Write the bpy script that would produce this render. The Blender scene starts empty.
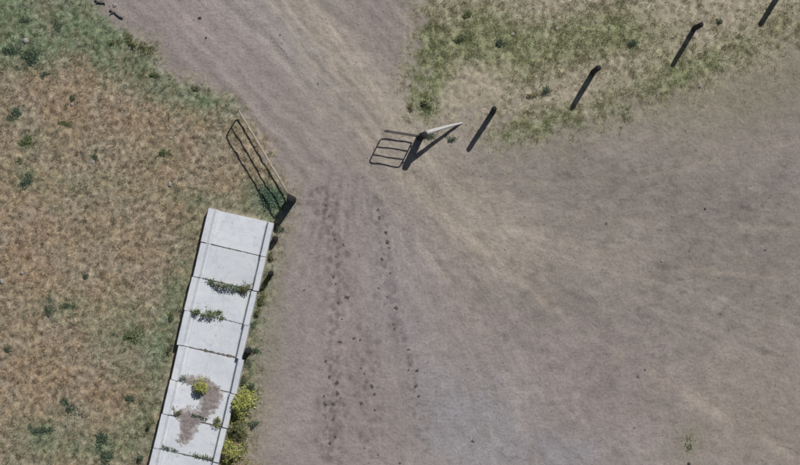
import bpy, bmesh, math, random
import numpy as np

# ------------------------------------------------------------------ camera, sky, sun, exposure
scene = bpy.context.scene
PPM = 28.0                 # photograph pixels per metre on the ground
CAMH = 70.0                # height the picture was taken from
cam_data = bpy.data.cameras.new('camera')
cam_data.sensor_width = 36.0
cam_data.lens = 36.0 * CAMH / (800.0 / PPM)
cam_data.clip_start = 0.5
cam_data.clip_end = 20000.0
cam = bpy.data.objects.new('camera', cam_data)
cam.location = (0, 0, CAMH)
cam.rotation_euler = (0, 0, 0)
scene.collection.objects.link(cam)
scene.camera = cam

SUN_AZ = math.radians(31.5)      # clockwise from +Y
SUN_EL = math.radians(45.0)
world = bpy.data.worlds.new('World')
scene.world = world
world.use_nodes = True
wn = world.node_tree
wn.nodes.clear()
sky = wn.nodes.new('ShaderNodeTexSky')
sky.sky_type = 'NISHITA'
sky.sun_disc = False
sky.sun_elevation = SUN_EL
sky.sun_rotation = SUN_AZ
sky.air_density = 1.0
sky.dust_density = 1.5
bg = wn.nodes.new('ShaderNodeBackground')
bg.inputs['Strength'].default_value = 0.05
wo = wn.nodes.new('ShaderNodeOutputWorld')
wn.links.new(sky.outputs[0], bg.inputs[0])
wn.links.new(bg.outputs[0], wo.inputs[0])

sun_data = bpy.data.lights.new('sun', 'SUN')
sun_data.energy = 5.0
sun_data.angle = math.radians(0.6)
sun_data.color = (1.0, 0.965, 0.92)
sun = bpy.data.objects.new('sun', sun_data)
sun.rotation_euler = (math.radians(90) - SUN_EL, 0, math.pi - SUN_AZ)
scene.collection.objects.link(sun)

scene.view_settings.view_transform = 'Standard'
scene.view_settings.look = 'None'
scene.view_settings.gamma = 1.0
scene.view_settings.use_curve_mapping = False
scene.view_settings.exposure = -0.20

C = scene.collection
rng = np.random.default_rng(7)
random.seed(7)

# ------------------------------------------------------------------ helpers
def P(px, py, z=0.0):
    """photograph pixel of a point at height z -> plan position in metres"""
    k = (1.0 - z / CAMH) / PPM
    return ((px - 400.0) * k, (232.5 - py) * k)

def lattice(ix, iy, seed):
    h = (ix.astype(np.int64) * 374761393 + iy.astype(np.int64) * 668265263 + seed * 1442695041) & 0xFFFFFFFF
    h = ((h ^ (h >> 13)) * 1274126177) & 0xFFFFFFFF
    h = h ^ (h >> 16)
    return (h & 0xFFFFFF) / float(0xFFFFFF)

def vnoise(x, y, seed):
    x = np.asarray(x, float); y = np.asarray(y, float)
    x0 = np.floor(x); y0 = np.floor(y)
    fx = x - x0; fy = y - y0
    gx_, gy_ = fx, fy
    fx = fx ** 3 * (fx * (fx * 6 - 15) + 10); fy = fy ** 3 * (fy * (fy * 6 - 15) + 10)
    def corner(ox, oy):
        t = lattice(x0 + ox, y0 + oy, seed) * (2 * np.pi)
        return np.cos(t) * (gx_ - ox) + np.sin(t) * (gy_ - oy)
    a = corner(0, 0); b = corner(1, 0); c = corner(0, 1); d = corner(1, 1)
    return .5 + .85 * ((a + (b - a) * fx) * (1 - fy) + (c + (d - c) * fx) * fy)

def fbm(x, y, seed, octaves=4, lac=2.03, gain=0.5):
    s = 0.0; amp = 1.0; tot = 0.0
    x = np.asarray(x, float); y = np.asarray(y, float)
    for o in range(octaves):
        ca, sa = math.cos(0.6 * o + 0.3), math.sin(0.6 * o + 0.3)
        s = s + amp * vnoise(x * ca - y * sa + 17.3 * o, x * sa + y * ca - 9.1 * o, seed + o * 31)
        tot += amp; amp *= gain
        x = x * lac; y = y * lac
    return s / tot            # 0..1, mean .5

def sstep(a, b, v):
    t = np.clip((v - a) / (b - a), 0, 1)
    return t * t * (3 - 2 * t)

def poly_sd(u, v, poly):
    """signed distance in pixels, positive inside"""
    u = np.asarray(u, float); v = np.asarray(v, float)
    d = np.full(u.shape, 1e18); inside = np.zeros(u.shape, bool)
    n = len(poly)
    for i in range(n):
        ax, ay = poly[i]; bx, by = poly[(i + 1) % n]
        ex, ey = bx - ax, by - ay
        wx, wy = u - ax, v - ay
        t = np.clip((wx * ex + wy * ey) / (ex * ex + ey * ey + 1e-9), 0, 1)
        d = np.minimum(d, (wx - ex * t) ** 2 + (wy - ey * t) ** 2)
        cond = ((ay <= v) & (by > v)) | ((by <= v) & (ay > v))
        if abs(ey) > 1e-9:
            xi = ax + (v - ay) / ey * ex
            inside ^= cond & (u < xi)
    d = np.sqrt(d)
    return np.where(inside, d, -d)

def blob(u, v, cx, cy, rx, ry, ang=0.0):
    a = math.radians(ang)
    x = (u - cx) * math.cos(a) + (v - cy) * math.sin(a)
    y = -(u - cx) * math.sin(a) + (v - cy) * math.cos(a)
    return np.exp(-((x / rx) ** 2 + (y / ry) ** 2))

# ------------------------------------------------------------------ plan of the place
PADDOCK = [(-90000, -90000), (-20000, -90000), (40, -150), (72, -45), (90, 2), (112, 26), (148, 42), (162, 70), (205, 86), (230, 95),
           (242, 108), (268, 150), (293, 196), (288, 225), (280, 262), (270, 300), (262, 345), (262, 400), (258, 470),
           (240, 620), (-8000, 90000), (-90000, 90000)]
VERGE = [(432, -60000), (428, -40), (424, 0), (412, 40), (410, 75), (406, 108), (418, 124), (455, 122), (492, 126), (515, 146), (560, 137),
         (610, 117), (690, 100), (735, 80), (790, 48), (880, 0), (60000, -24000), (60000, -60000)]

def fields(x, y):
    u = x * PPM + 400.0; v = 232.5 - y * PPM
    wx = (fbm(x * 0.9, y * 0.9, 11) - .5) * 38 + (fbm(x * 4, y * 4, 12, 3) - .5) * 16
    wy = (fbm(x * 0.9, y * 0.9, 13) - .5) * 38 + (fbm(x * 4, y * 4, 14, 3) - .5) * 16
    near = np.clip((np.hypot(x, y) - 40) / 400, 0, 1) * 40
    pad = poly_sd(u + wx * .55, v + wy * .55, PADDOCK)
    ver = poly_sd(u + wx, v + wy, VERGE)
    return u, v, pad, ver

def covers(x, y):
    u, v, pad, ver = fields(x, y)
    big = fbm(x * .35, y * .35, 21)
    mid = fbm(x * 1.3, y * 1.3, 22)
    # paddock (left)
    cp = sstep(-9, 12, pad + (fbm(x * 3, y * 3, 23, 3) - .5) * 26)
    thin = .3 * blob(u, v, 272, 330, 12, 120, 8) + blob(u, v, 130, 45, 26, 14, 35) + .7 * blob(u, v, 180, 70, 25, 12, 30)
    cp = cp * np.clip(1 - .5 * thin, 0, 1)
    gp = (1.6 * blob(u, v, 45, 2, 85, 46, 18) + .7 * blob(u, v, 10, 50, 40, 30) + .9 * blob(u, v, 120, 55, 70, 22, 35) + .75 * blob(u, v, 205, 100, 60, 18, 14)
          + 1.2 * blob(u, v, 270, 200, 24, 15, 30) + .5 * blob(u, v, 225, 205, 45, 10, 12) + .8 * blob(u, v, 165, 340, 17, 130, 13)
          + .45 * blob(u, v, 120, 340, 45, 55) + .45 * blob(u, v, 110, 445, 60, 26) + .40 * blob(u, v, 40, 445, 50, 30)
          + .85 * blob(u, v, 262, 330, 22, 130, 9) + .25 * blob(u, v, 70, 180, 60, 30))
    for wu, wv2 in ((10, 47), (31, 58), (15, 114), (29, 141), (26, 179), (162, 153), (49, 311), (69, 306), (70, 406), (43, 430), (102, 446), (132, 336)):
        gp = gp + .5 * blob(u, v, wu, wv2, 15, 12)
    gp = gp + (mid - .5) * .55 + (big - .5) * .35
    # verge (upper right)
    cv = sstep(-26, 34, ver + (fbm(x * 2.2, y * 2.2, 24, 3) - .5) * 60)
    bare = (1.5 * blob(u, v, 468, 92, 40, 28, -20) + .45 * blob(u, v, 600, 68, 50, 9, -18) + .6 * blob(u, v, 735, 10, 60, 20, -15)
            + .5 * blob(u, v, 560, 95, 60, 12, -10) + .5 * blob(u, v, 540, 5, 26, 12) + .5 * blob(u, v, 660, 15, 30, 22))
    for bu, bv in ((493, 112), (593, 72), (694, 29)):
        bare = bare * (1 - .8 * blob(u, v, bu + 2, bv, 14, 9))
    bare = bare * (1 - blob(u, v, 426, 75, 17, 50, 8))
    cv = cv * np.clip(1 - bare - np.clip(.52 - mid, 0, 1) * 1.3, .05, 1)
    gv = (.75 * blob(u, v, 475, 40, 52, 48) + .70 * blob(u, v, 545, 50, 80, 30, -10) + .6 * blob(u, v, 430, 90, 16, 44, 10) + .7 * blob(u, v, 632, 30, 50, 30)
          + .95 * blob(u, v, 525, 130, 60, 16, -18) + .95 * blob(u, v, 680, 78, 95, 18, -24) + .35 * blob(u, v, 780, 20, 40, 30))
    col_ = 1.1 * blob(u, v, 426, 75, 15, 48, 8)
    gv = gv * np.clip(1 - .9 * bare, 0, 1) + col_ + (mid - .5) * .5
    # scattered grass across the yard (right)
    cy = np.clip(.75 * blob(u, v, 690, 442, 14, 22, 15) + .62 * blob(u, v, 770, 85, 120, 42, -25) + .45 * blob(u, v, 620, 118, 110, 20, -18)
                 + .18 * blob(u, v, 770, 430, 60, 40) + .55 * blob(u, v, 268, 345, 16, 130, 7) + .16 * (sstep(.52, .7, mid)) * (u > 470) * (v > 60), 0, 1)
    cy = cy * (1 - cp) * (1 - cv)
    return u, v, cp, np.clip(gp, 0, 1), cv, np.clip(gv, 0, 1), cy

def red_patch(u, v, x, y):
    r = (.9 * blob(u, v, 28, 245, 45, 45) + .9 * blob(u, v, 75, 388, 70, 26) + .9 * blob(u, v, 45, 95, 55, 24) + .6 * blob(u, v, 60, 345, 35, 25)
         + .5 * blob(u, v, 130, 115, 60, 25) + .5 * blob(u, v, 190, 170, 30, 30) + .4 * blob(u, v, 150, 250, 40, 30))
    return np.clip(r * (.4 + 1.2 * fbm(x * 1.6, y * 1.6, 95, 3)), 0, 1)

def streaks(x, y):
    """wheel and hoof marks: along the track above the gateway, fanning out of it below"""
    u = x * PPM + 400.0; v = 232.5 - y * PPM
    jx = (fbm(x * .5, y * .5, 41) - .5) * 20
    a = (u * .73 - v * .68 + jx) / 9.0
    b = (u * .68 + v * .73) / 260.0
    s1 = fbm(a, b, 43, 3)
    du, dv = u - 350.0, v - 60.0 + jx * .3
    ang = np.arctan2(dv, du)
    r = np.hypot(du, dv) + 1
    s2 = fbm(ang * 26 + jx * .06, np.log(r) * 2.6, 45, 3, gain=.65)
    s2 = .5 + (s2 - .5) * (.35 + .65 * np.exp(-((r - 120) / 190.0) ** 2)) * sstep(.3, .62, fbm(x * .7, y * .7, 46, 3))
    w = sstep(110, 190, v + (u - 400) * .25)
    return s1 * (1 - w) + s2 * w

RUTS = [[(235, -60), (268, -5), (318, 70), (372, 138), (430, 200), (500, 262), (590, 330), (700, 400), (900, 520)],
        [(258, -60), (290, -5), (340, 62), (394, 122), (450, 170), (540, 205), (650, 222), (780, 226), (1000, 220)],
        [(205, -60), (240, 0), (292, 72), (345, 140), (400, 215), (452, 285), (500, 360), (540, 470), (560, 560)],
        [(275, -60), (308, -5), (360, 66), (408, 128), (462, 188), (540, 232), (650, 262), (820, 280), (1000, 290)],
        [(330, 60), (375, 130), (440, 170), (520, 182), (620, 178), (720, 160), (900, 110)]]
def polyline_d(u, v, pts):
    d = np.full(np.shape(u), 1e9)
    for (ax, ay), (bx, by) in zip(pts[:-1], pts[1:]):
        ex, ey = bx - ax, by - ay
        t = np.clip(((u - ax) * ex + (v - ay) * ey) / (ex * ex + ey * ey), 0, 1)
        d = np.minimum(d, np.hypot(u - ax - ex * t, v - ay - ey * t))
    return d
def smooth_path(pts, n=6):
    out = []
    P_ = [pts[0]] + pts + [pts[-1]]
    for i in range(1, len(P_) - 2):
        p0, p1, p2, p3 = (np.array(P_[i + k], float) for k in (-1, 0, 1, 2))
        for k in range(n):
            t = k / n
            out.append(tuple(.5 * ((2 * p1) + (-p0 + p2) * t + (2 * p0 - 5 * p1 + 4 * p2 - p3) * t * t + (-p0 + 3 * p1 - 3 * p2 + p3) * t ** 3)))
    out.append(tuple(map(float, pts[-1])))
    return out
RUTS = [smooth_path(p) for p in RUTS]
_r = random.Random(5); TYRES = []
for _k in range(17):
    _e = _r.uniform(0, 1); _s = _r.uniform(-26, 26)
    _end = (900, 150 + 330 * _e) if _e < .75 else (900 - 1100 * (_e - .75), 470 + 60 * _r.random())
    _m = (445 + _s * .9 + _r.uniform(-8, 30), 190 - _s * .5 + 55 * _e)
    _q = (_m[0] + (_end[0] - _m[0]) * .33, _m[1] + (_end[1] - _m[1]) * (.22 + .3 * _e))
    TYRES.append((smooth_path([(262 + _s, -60), (300 + _s, 0), (352 + _s, 70), (395 + _s, 128 - _s * .2), _m, _q, _end], 4), _r.uniform(1.2, 2.4), _r.choice([-1, 1, 1]) * _r.uniform(.4, 1)))
def tyres(x, y):
    res = np.zeros(np.shape(x)); near = (np.abs(x) < 18) & (np.abs(y) < 12)
    xn, yn = x[near], y[near]
    u = xn * PPM + 400 + (fbm(xn * 2, yn * 2, 97, 3) - .5) * 6; v = 232.5 - yn * PPM + (fbm(xn * 2, yn * 2, 98, 3) - .5) * 6
    tot = np.zeros(xn.shape)
    for i, (p, w, a) in enumerate(TYRES):
        tot += a * np.exp(-(polyline_d(u, v, p) / w) ** 2) * sstep(.40, .62, fbm(xn * .9 + 5 * i, yn * .9, 99, 2))
    res[near] = np.clip(tot, -1, 1)
    return res
def ruts(x, y):
    x = np.asarray(x, float); y = np.asarray(y, float)
    res = np.zeros(x.shape)
    near = (np.abs(x) < 18) & (np.abs(y) < 12)
    xn, yn = x[near], y[near]
    u = xn * PPM + 400 + (fbm(xn * 1.5, yn * 1.5, 91, 3) - .5) * 9; v = 232.5 - yn * PPM + (fbm(xn * 1.5, yn * 1.5, 92, 3) - .5) * 9
    tot = np.zeros(xn.shape)
    for i, p in enumerate(RUTS):
        d = polyline_d(u, v, p)
        w = [6.0, 4.5, 5.0, 4.0, 3.5][i]
        tot = np.maximum(tot, np.exp(-(d / w) ** 2) * sstep(.30, .58, fbm(xn * .6 + 7 * i, yn * .6, 93, 3)) * [1, .8, .8, .7, .6][i])
    res[near] = tot
    return res

def height(x, y):
    x = np.asarray(x, float); y = np.asarray(y, float)
    r = np.hypot(x, y)
    far = sstep(60, 900, r)
    h = (fbm(x * .12, y * .12, 51, 3) - .5) * .10
    h = h + far * (fbm(x * .004, y * .004, 52, 3) - .5) * 24 * sstep(80, 1500, r)
    inn = 1 - sstep(22, 40, r)
    u, v, pad, ver = fields(x, y)
    g = np.maximum(sstep(-4, 9, pad), sstep(-12, 20, ver))
    rough = (fbm(x * 3.2, y * 3.2, 53, 4) - .5)
    h = h + inn * ((1 - g) * ((streaks(x, y) - .5) * .045 + rough * .04) + g * (rough * .07 + (fbm(x * 4.6, y * 4.6, 54, 2) - .5) * .07))
    h = h + inn * .03 * g - .022 * ruts(x, y) * (1 - g)
    return h

def hz(x, y):
    return float(height(np.array([x]), np.array([y]))[0])

# ------------------------------------------------------------------ materials
def new_mat(name):
    m = bpy.data.materials.new(name); m.use_nodes = True
    nt = m.node_tree; nt.nodes.clear()
    out = nt.nodes.new('ShaderNodeOutputMaterial')
    return m, nt, out

def N(nt, kind, **kw):
    n = nt.nodes.new(kind)
    for k, val in kw.items():
        if k.startswith('i_'):
            key = k[2:]
            key = int(key) if key.isdigit() else key.replace('_', ' ')
            n.inputs[key].default_value = val
        else:
            setattr(n, k, val)
    return n

def noise(nt, coord, scale, detail=4, rough=.55, dist=0.0):
    n = N(nt, 'ShaderNodeTexNoise')
    n.inputs['Scale'].default_value = scale
    n.inputs['Detail'].default_value = detail
    n.inputs['Roughness'].default_value = rough
    n.inputs['Distortion'].default_value = dist
    nt.links.new(coord, n.inputs['Vector'])
    return n.outputs[0]

def ramp(nt, fac, stops):
    r = N(nt, 'ShaderNodeValToRGB')
    cr = r.color_ramp
    while len(cr.elements) < len(stops):
        cr.elements.new(.5)
    for e, (p, c) in zip(cr.elements, stops):
        e.position = p
        e.color = (c, c, c, 1) if isinstance(c, (int, float)) else (*c, 1)
    nt.links.new(fac, r.inputs[0])
    return r.outputs[0]

def mixc(nt, blend, fac, a, b):
    m = N(nt, 'ShaderNodeMix', data_type='RGBA', blend_type=blend)
    for sock, val in ((m.inputs[0], fac), (m.inputs[6], a), (m.inputs[7], b)):
        if hasattr(val, 'is_linked'):
            nt.links.new(val, sock)
        elif isinstance(val, (int, float)):
            sock.default_value = val if sock.type == 'VALUE' else (val, val, val, 1)
        else:
            sock.default_value = (*val, 1)
    return m.outputs[2]

def bump(nt, h, strength, dist, normal=None):
    b = N(nt, 'ShaderNodeBump')
    b.inputs['Strength'].default_value = strength
    b.inputs['Distance'].default_value = dist
    nt.links.new(h, b.inputs['Height'])
    if normal is not None:
        nt.links.new(normal, b.inputs['Normal'])
    return b.outputs[0]

def principled(nt, out, color, rough=.9, spec=.2, normal=None):
    p = N(nt, 'ShaderNodeBsdfPrincipled')
    if hasattr(color, 'is_linked'):
        nt.links.new(color, p.inputs['Base Color'])
    else:
        p.inputs['Base Color'].default_value = (*color, 1)
    p.inputs['Roughness'].default_value = rough
    p.inputs['Specular IOR Level'].default_value = spec
    if normal is not None:
        nt.links.new(normal, p.inputs['Normal'])
    nt.links.new(p.outputs[0], out.inputs[0])
    return p

def ground_material():
    m, nt, out = new_mat('ground_soil')
    geo = N(nt, 'ShaderNodeNewGeometry').outputs['Position']
    col = N(nt, 'ShaderNodeVertexColor', layer_name='tint').outputs[0]
    n1 = noise(nt, geo, 2.2, 6, .6)
    n2 = noise(nt, geo, 9.0, 5, .65)
    n3 = noise(nt, geo, 38.0, 4, .7)
    c = mixc(nt, 'MULTIPLY', 1.0, col, ramp(nt, n1, [(.25, .86), (.5, 1.0), (.78, 1.12)]))
    c = mixc(nt, 'MULTIPLY', 1.0, c, ramp(nt, n2, [(.28, .82), (.5, 1.0), (.75, 1.15)]))
    c = mixc(nt, 'MULTIPLY', 1.0, c, ramp(nt, n3, [(.25, .78), (.5, 1.0), (.8, 1.18)]))
    b1 = bump(nt, n3, .55, .025)
    b2 = bump(nt, n2, .5, .06, b1)
    principled(nt, out, c, .95, .12, b2)
    return m

def blade_material(name, trans=.25):
    m, nt, out = new_mat(name)
    col = N(nt, 'ShaderNodeVertexColor', layer_name='tint').outputs[0]
    geo = N(nt, 'ShaderNodeNewGeometry').outputs['Position']
    v = ramp(nt, noise(nt, geo, 14.0, 3), [(.25, .84), (.75, 1.14)])
    c = mixc(nt, 'MULTIPLY', 1.0, col, v)
    d = N(nt, 'ShaderNodeBsdfDiffuse'); t = N(nt, 'ShaderNodeBsdfTranslucent')
    nt.links.new(c, d.inputs[0]); nt.links.new(c, t.inputs[0])
    mx = N(nt, 'ShaderNodeMixShader'); mx.inputs[0].default_value = trans
    nt.links.new(d.outputs[0], mx.inputs[1]); nt.links.new(t.outputs[0], mx.inputs[2])
    nt.links.new(mx.outputs[0], out.inputs[0])
    return m

def timber_material(name, c1, c2):
    m, nt, out = new_mat(name)
    tc = N(nt, 'ShaderNodeTexCoord').outputs['Object']
    mp = N(nt, 'ShaderNodeMapping'); mp.inputs['Scale'].default_value = (14, 14, 1.2)
    nt.links.new(tc, mp.inputs[0])
    n = noise(nt, mp.outputs[0], 2.2, 5, .65, .6)
    c = ramp(nt, n, [(.3, c1), (.7, c2)])
    principled(nt, out, c, .85, .25, bump(nt, n, .5, .015))
    return m

def metal_material(name, c1, c2, rough=.6, metallic=.3):
    m, nt, out = new_mat(name)
    tc = N(nt, 'ShaderNodeTexCoord').outputs['Object']
    n = noise(nt, tc, 6.0, 5, .65)
    c = ramp(nt, n, [(.35, c1), (.65, c2)])
    p = principled(nt, out, c, rough, .4, bump(nt, n, .2, .005))
    p.inputs['Metallic'].default_value = metallic
    return m

def concrete_material():
    m, nt, out = new_mat('weathered_concrete')
    geo = N(nt, 'ShaderNodeNewGeometry').outputs['Position']
    n1 = noise(nt, geo, 1.1, 6, .6, .4)
    n2 = noise(nt, geo, 6.5, 5, .65)
    n3 = noise(nt, geo, 60, 3, .6)
    c = ramp(nt, n1, [(.25, (.47, .495, .535)), (.5, (.54, .565, .60)), (.75, (.585, .60, .62))])
    c = mixc(nt, 'MULTIPLY', 1.0, c, ramp(nt, n2, [(.27, .84), (.44, .98), (.75, 1.03)]))
    c = mixc(nt, 'MULTIPLY', 1.0, c, ramp(nt, n3, [(.3, .93), (.7, 1.04)]))
    stain = noise(nt, geo, 2.6, 6, .7, 1.2)
    c = mixc(nt, 'MULTIPLY', ramp(nt, stain, [(.55, 0.0), (.72, .6)]), c, (.80, .78, .74))
    oi = N(nt, 'ShaderNodeObjectInfo').outputs['Random']
    c = mixc(nt, 'MULTIPLY', 1.0, c, ramp(nt, oi, [(0, .93), (1, 1.05)]))
    vor = N(nt, 'ShaderNodeTexVoronoi', feature='DISTANCE_TO_EDGE'); vor.inputs['Scale'].default_value = .55
    wv_ = N(nt, 'ShaderNodeVectorMath', operation='ADD')
    nz = N(nt, 'ShaderNodeTexNoise'); nz.inputs['Scale'].default_value = 3.0; nt.links.new(geo, nz.inputs['Vector'])
    nt.links.new(geo, wv_.inputs[0]); nt.links.new(nz.outputs[1], wv_.inputs[1]); nt.links.new(wv_.outputs[0], vor.inputs['Vector'])
    c = mixc(nt, 'MULTIPLY', ramp(nt, vor.outputs['Distance'], [(0, .4), (.009, 0.0)]), c, (.45, .43, .42))
    principled(nt, out, c, .85, .25, bump(nt, n3, .25, .006, bump(nt, n2, .2, .02)))
    return m

M = {}
M['ground'] = ground_material()
M['dry'] = blade_material('dry_grass_blades', .2)
M['green'] = blade_material('green_grass_blades', .3)
M['leaf'] = blade_material('weed_leaves', .3)
M['dark_timber'] = timber_material('tarred_timber', (.008, .008, .011), (.028, .027, .030))
M['pale_timber'] = timber_material('bleached_timber', (.30, .30, .30), (.50, .495, .485))
M['pale_pipe'] = metal_material('sun_bleached_pipe', (.20, .165, .135), (.34, .295, .25), .6, .1)
M['rust_pipe'] = metal_material('rusty_pipe', (.15, .135, .125), (.23, .21, .20), .7, .1)
M['iron'] = metal_material('dark_iron', (.03, .028, .03), (.07, .06, .055), .6, .4)
M['concrete'] = concrete_material()
M['branch'] = timber_material('dead_branch', (.09, .08, .076), (.17, .155, .145))
M['stem'] = timber_material('weed_stem', (.08, .07, .03), (.14, .12, .05))

# ------------------------------------------------------------------ mesh helpers
def tag(o, label, cat=None, group=None, kind=None):
    if label: o['label'] = label
    if cat: o['category'] = cat
    if group: o['group'] = group
    if kind: o['kind'] = kind
    return o

def link(name, me, parent=None):
    o = bpy.data.objects.new(name, me); C.objects.link(o)
    if parent is not None: o.parent = parent
    return o

def empty(name, loc, rz=0.0):
    o = bpy.data.objects.new(name, None); C.objects.link(o)
    o.location = loc; o.rotation_euler = (0, 0, rz); o.empty_display_size = .2
    return o

def np_mesh(name, verts, faces, mat, colors=None, smooth=False):
    """verts (n,3), faces (m,k) arrays; colors per vertex"""
    verts = np.asarray(verts, np.float32); faces = np.asarray(faces, np.int32)
    m, k = faces.shape
    me = bpy.data.meshes.new(name)
    me.vertices.add(len(verts)); me.vertices.foreach_set('co', verts.ravel())
    me.loops.add(m * k); me.loops.foreach_set('vertex_index', faces.ravel())
    me.polygons.add(m)
    me.polygons.foreach_set('loop_start', np.arange(0, m * k, k, dtype=np.int32))
    if smooth:
        me.polygons.foreach_set('use_smooth', np.ones(m, bool))
    me.update(calc_edges=True)
    if colors is not None:
        a = me.color_attributes.new('tint', 'FLOAT_COLOR', 'POINT')
        c4 = np.ones((len(verts), 4), np.float32); c4[:, :3] = np.clip(colors, 0, 1)
        a.data.foreach_set('color', c4.ravel())
    me.materials.append(mat)
    return me

def bm_mesh(name, bm, mat, smooth=False):
    me = bpy.data.meshes.new(name)
    bmesh.ops.recalc_face_normals(bm, faces=bm.faces)
    bm.to_mesh(me); bm.free()
    if smooth:
        for p in me.polygons: p.use_smooth = True
    me.materials.append(mat)
    return me

def tube(bm, pts, r, seg=10, cap=True):
    """swept round tube along a polyline"""
    import mathutils
    pts = [mathutils.Vector(p) for p in pts]
    rings = []; prev = None
    for i, p in enumerate(pts):
        d = (pts[min(i + 1, len(pts) - 1)] - pts[max(i - 1, 0)]).normalized()
        if prev is None:
            a = d.orthogonal().normalized()
        else:
            a = (prev - d * prev.dot(d)).normalized()
        prev = a
        b = d.cross(a)
        rr = r[i] if isinstance(r, (list, tuple)) else r
        rings.append([bm.verts.new(p + (a * math.cos(t) + b * math.sin(t)) * rr)
                      for t in [2 * math.pi * k / seg for k in range(seg)]])
    for i in range(len(rings) - 1):
        for k in range(seg):
            bm.faces.new((rings[i][k], rings[i][(k + 1) % seg], rings[i + 1][(k + 1) % seg], rings[i + 1][k]))
    if cap:
        bm.faces.new(rings[0][::-1]); bm.faces.new(rings[-1])

# ------------------------------------------------------------------ ground and track
def axis(half, step, far=6000.0):
    inner = np.arange(-half, half + step * .5, step)
    outer = []; d = step; p = half
    while p < far:
        d *= 1.16; p += d; outer.append(p)
    outer = np.array(outer)
    return np.concatenate([-outer[::-1], inner, outer])

def lerp(a, b, t):
    return a + (b - a) * t[..., None]

gx = axis(16.6, .062); gy = axis(10.6, .062)
X, Y = np.meshgrid(gx, gy)
Z = height(X, Y) - .007 * tyres(X, Y)
_i0 = int(np.argmin(np.abs(gx + 16.6))); _j0 = int(np.argmin(np.abs(gy + 10.6)))
height_exact = height
def height(x, y):
    x = np.asarray(x, float); y = np.asarray(y, float)
    fx = np.clip((x - gx[_i0]) / .062, 0, 534.9); fy = np.clip((y - gy[_j0]) / .062, 0, 340.9)
    i = fx.astype(int); j = fy.astype(int); fx = fx - i; fy = fy - j
    i = i + _i0; j = j + _j0
    return (Z[j, i] * (1 - fx) + Z[j, i + 1] * fx) * (1 - fy) + (Z[j + 1, i] * (1 - fx) + Z[j + 1, i + 1] * fx) * fy
U, V, cp, gp, cv, gv, cyd = covers(X, Y)
big = fbm(X * .28, Y * .28, 61); mid = fbm(X * 1.1, Y * 1.1, 62); fin = fbm(X * 5, Y * 5, 63, 4)
stk = streaks(X, Y)
A = lambda *c: np.array(c)
soil = np.broadcast_to(A(.272, .236, .216), X.shape + (3,)).copy()
beige = np.clip(.5 * blob(U, V, 640, 250, 190, 60, 12) + 1.0 * blob(U, V, 335, 60, 150, 34, 48) + .9 * blob(U, V, 470, 215, 120, 34, 40) + .6 * blob(U, V, 420, 150, 60, 40), 0, 1)
soil = lerp(soil, A(.308, .273, .230), beige * .9)
mauve = np.clip(.9 * blob(U, V, 340, 330, 60, 130) + .6 * blob(U, V, 200, 40, 90, 40, 20) + .6 * blob(U, V, 570, 370, 90, 60), 0, 1)
soil = lerp(soil, A(.268, .228, .224), mauve * .8)
blue = np.clip(.95 * blob(U, V, 475, 425, 52, 60, 30) + .9 * blob(U, V, 560, 455, 60, 24) + .55 * blob(U, V, 410, 330, 30, 110, -18) + .4 * blob(U, V, 265, 20, 90, 22, 48), 0, 1)
soil = lerp(soil, A(.285, .277, .290), blue * (.55 + .5 * mid))
dark = np.clip(.9 * blob(U, V, 720, 210, 130, 70, 10) + .55 * blob(U, V, 560, 170, 80, 36) + .4 * blob(U, V, 560, 300, 60, 30) + .3 * blob(U, V, 700, 330, 140, 60), 0, 1)
soil = lerp(soil, A(.205, .183, .163), np.clip(dark * (.5 + .9 * mid), 0, 1))
tan = np.clip(.7 * blob(U, V, 770, 70, 80, 40, -20) + .5 * blob(U, V, 760, 400, 80, 60) + .4 * blob(U, V, 700, 110, 80, 30), 0, 1)
soil = lerp(soil, A(.268, .232, .190), tan * (.4 + .7 * mid))
soil = soil * A(1.0, 1.0, 1.01)
soil = soil * (1 + (stk - .5) * .55 * (1 - .4 * dark))[..., None] * (.86 + .28 * big)[..., None]
rut = ruts(X, Y)
soil = lerp(soil, soil * A(1.16, 1.14, 1.10), rut)
tyr = tyres(X, Y)
soil = soil * (1 + .15 * tyr)[..., None]
# damp or trodden dark marks
yardm = sstep(420, 520, U)
marks = sstep(.56, .70, fbm(X * 3.0, Y * 4.2, 64, 4)) * np.clip(.55 * yardm + .2 + .6 * dark, 0, 1) * sstep(.38, .60, fbm(X * .55, Y * .7, 65, 3))
soil = lerp(soil, soil * .80, marks)
soil = soil * (1 + .2 * (fbm(X * 1.2, Y * 1.9, 68, 5) - .5) * (.5 + yardm))[..., None]
soil = lerp(soil, soil * A(.82, .78, .78), np.clip(.9 * blob(U, V, 532, 452, 10, 12), 0, 1))
trod = np.clip(.55 * np.exp(-(polyline_d(U, V, [(322, 190), (334, 240), (338, 300), (332, 400), (332, 480)]) / 11) ** 2)
               + .45 * np.exp(-(polyline_d(U, V, [(376, 200), (384, 260), (396, 320), (412, 380), (424, 450)]) / 7) ** 2) + .3 * blob(U, V, 364, 390, 16, 70), 0, 1)
_h = np.random.default_rng(77); hoof = np.zeros(X.shape)
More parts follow.
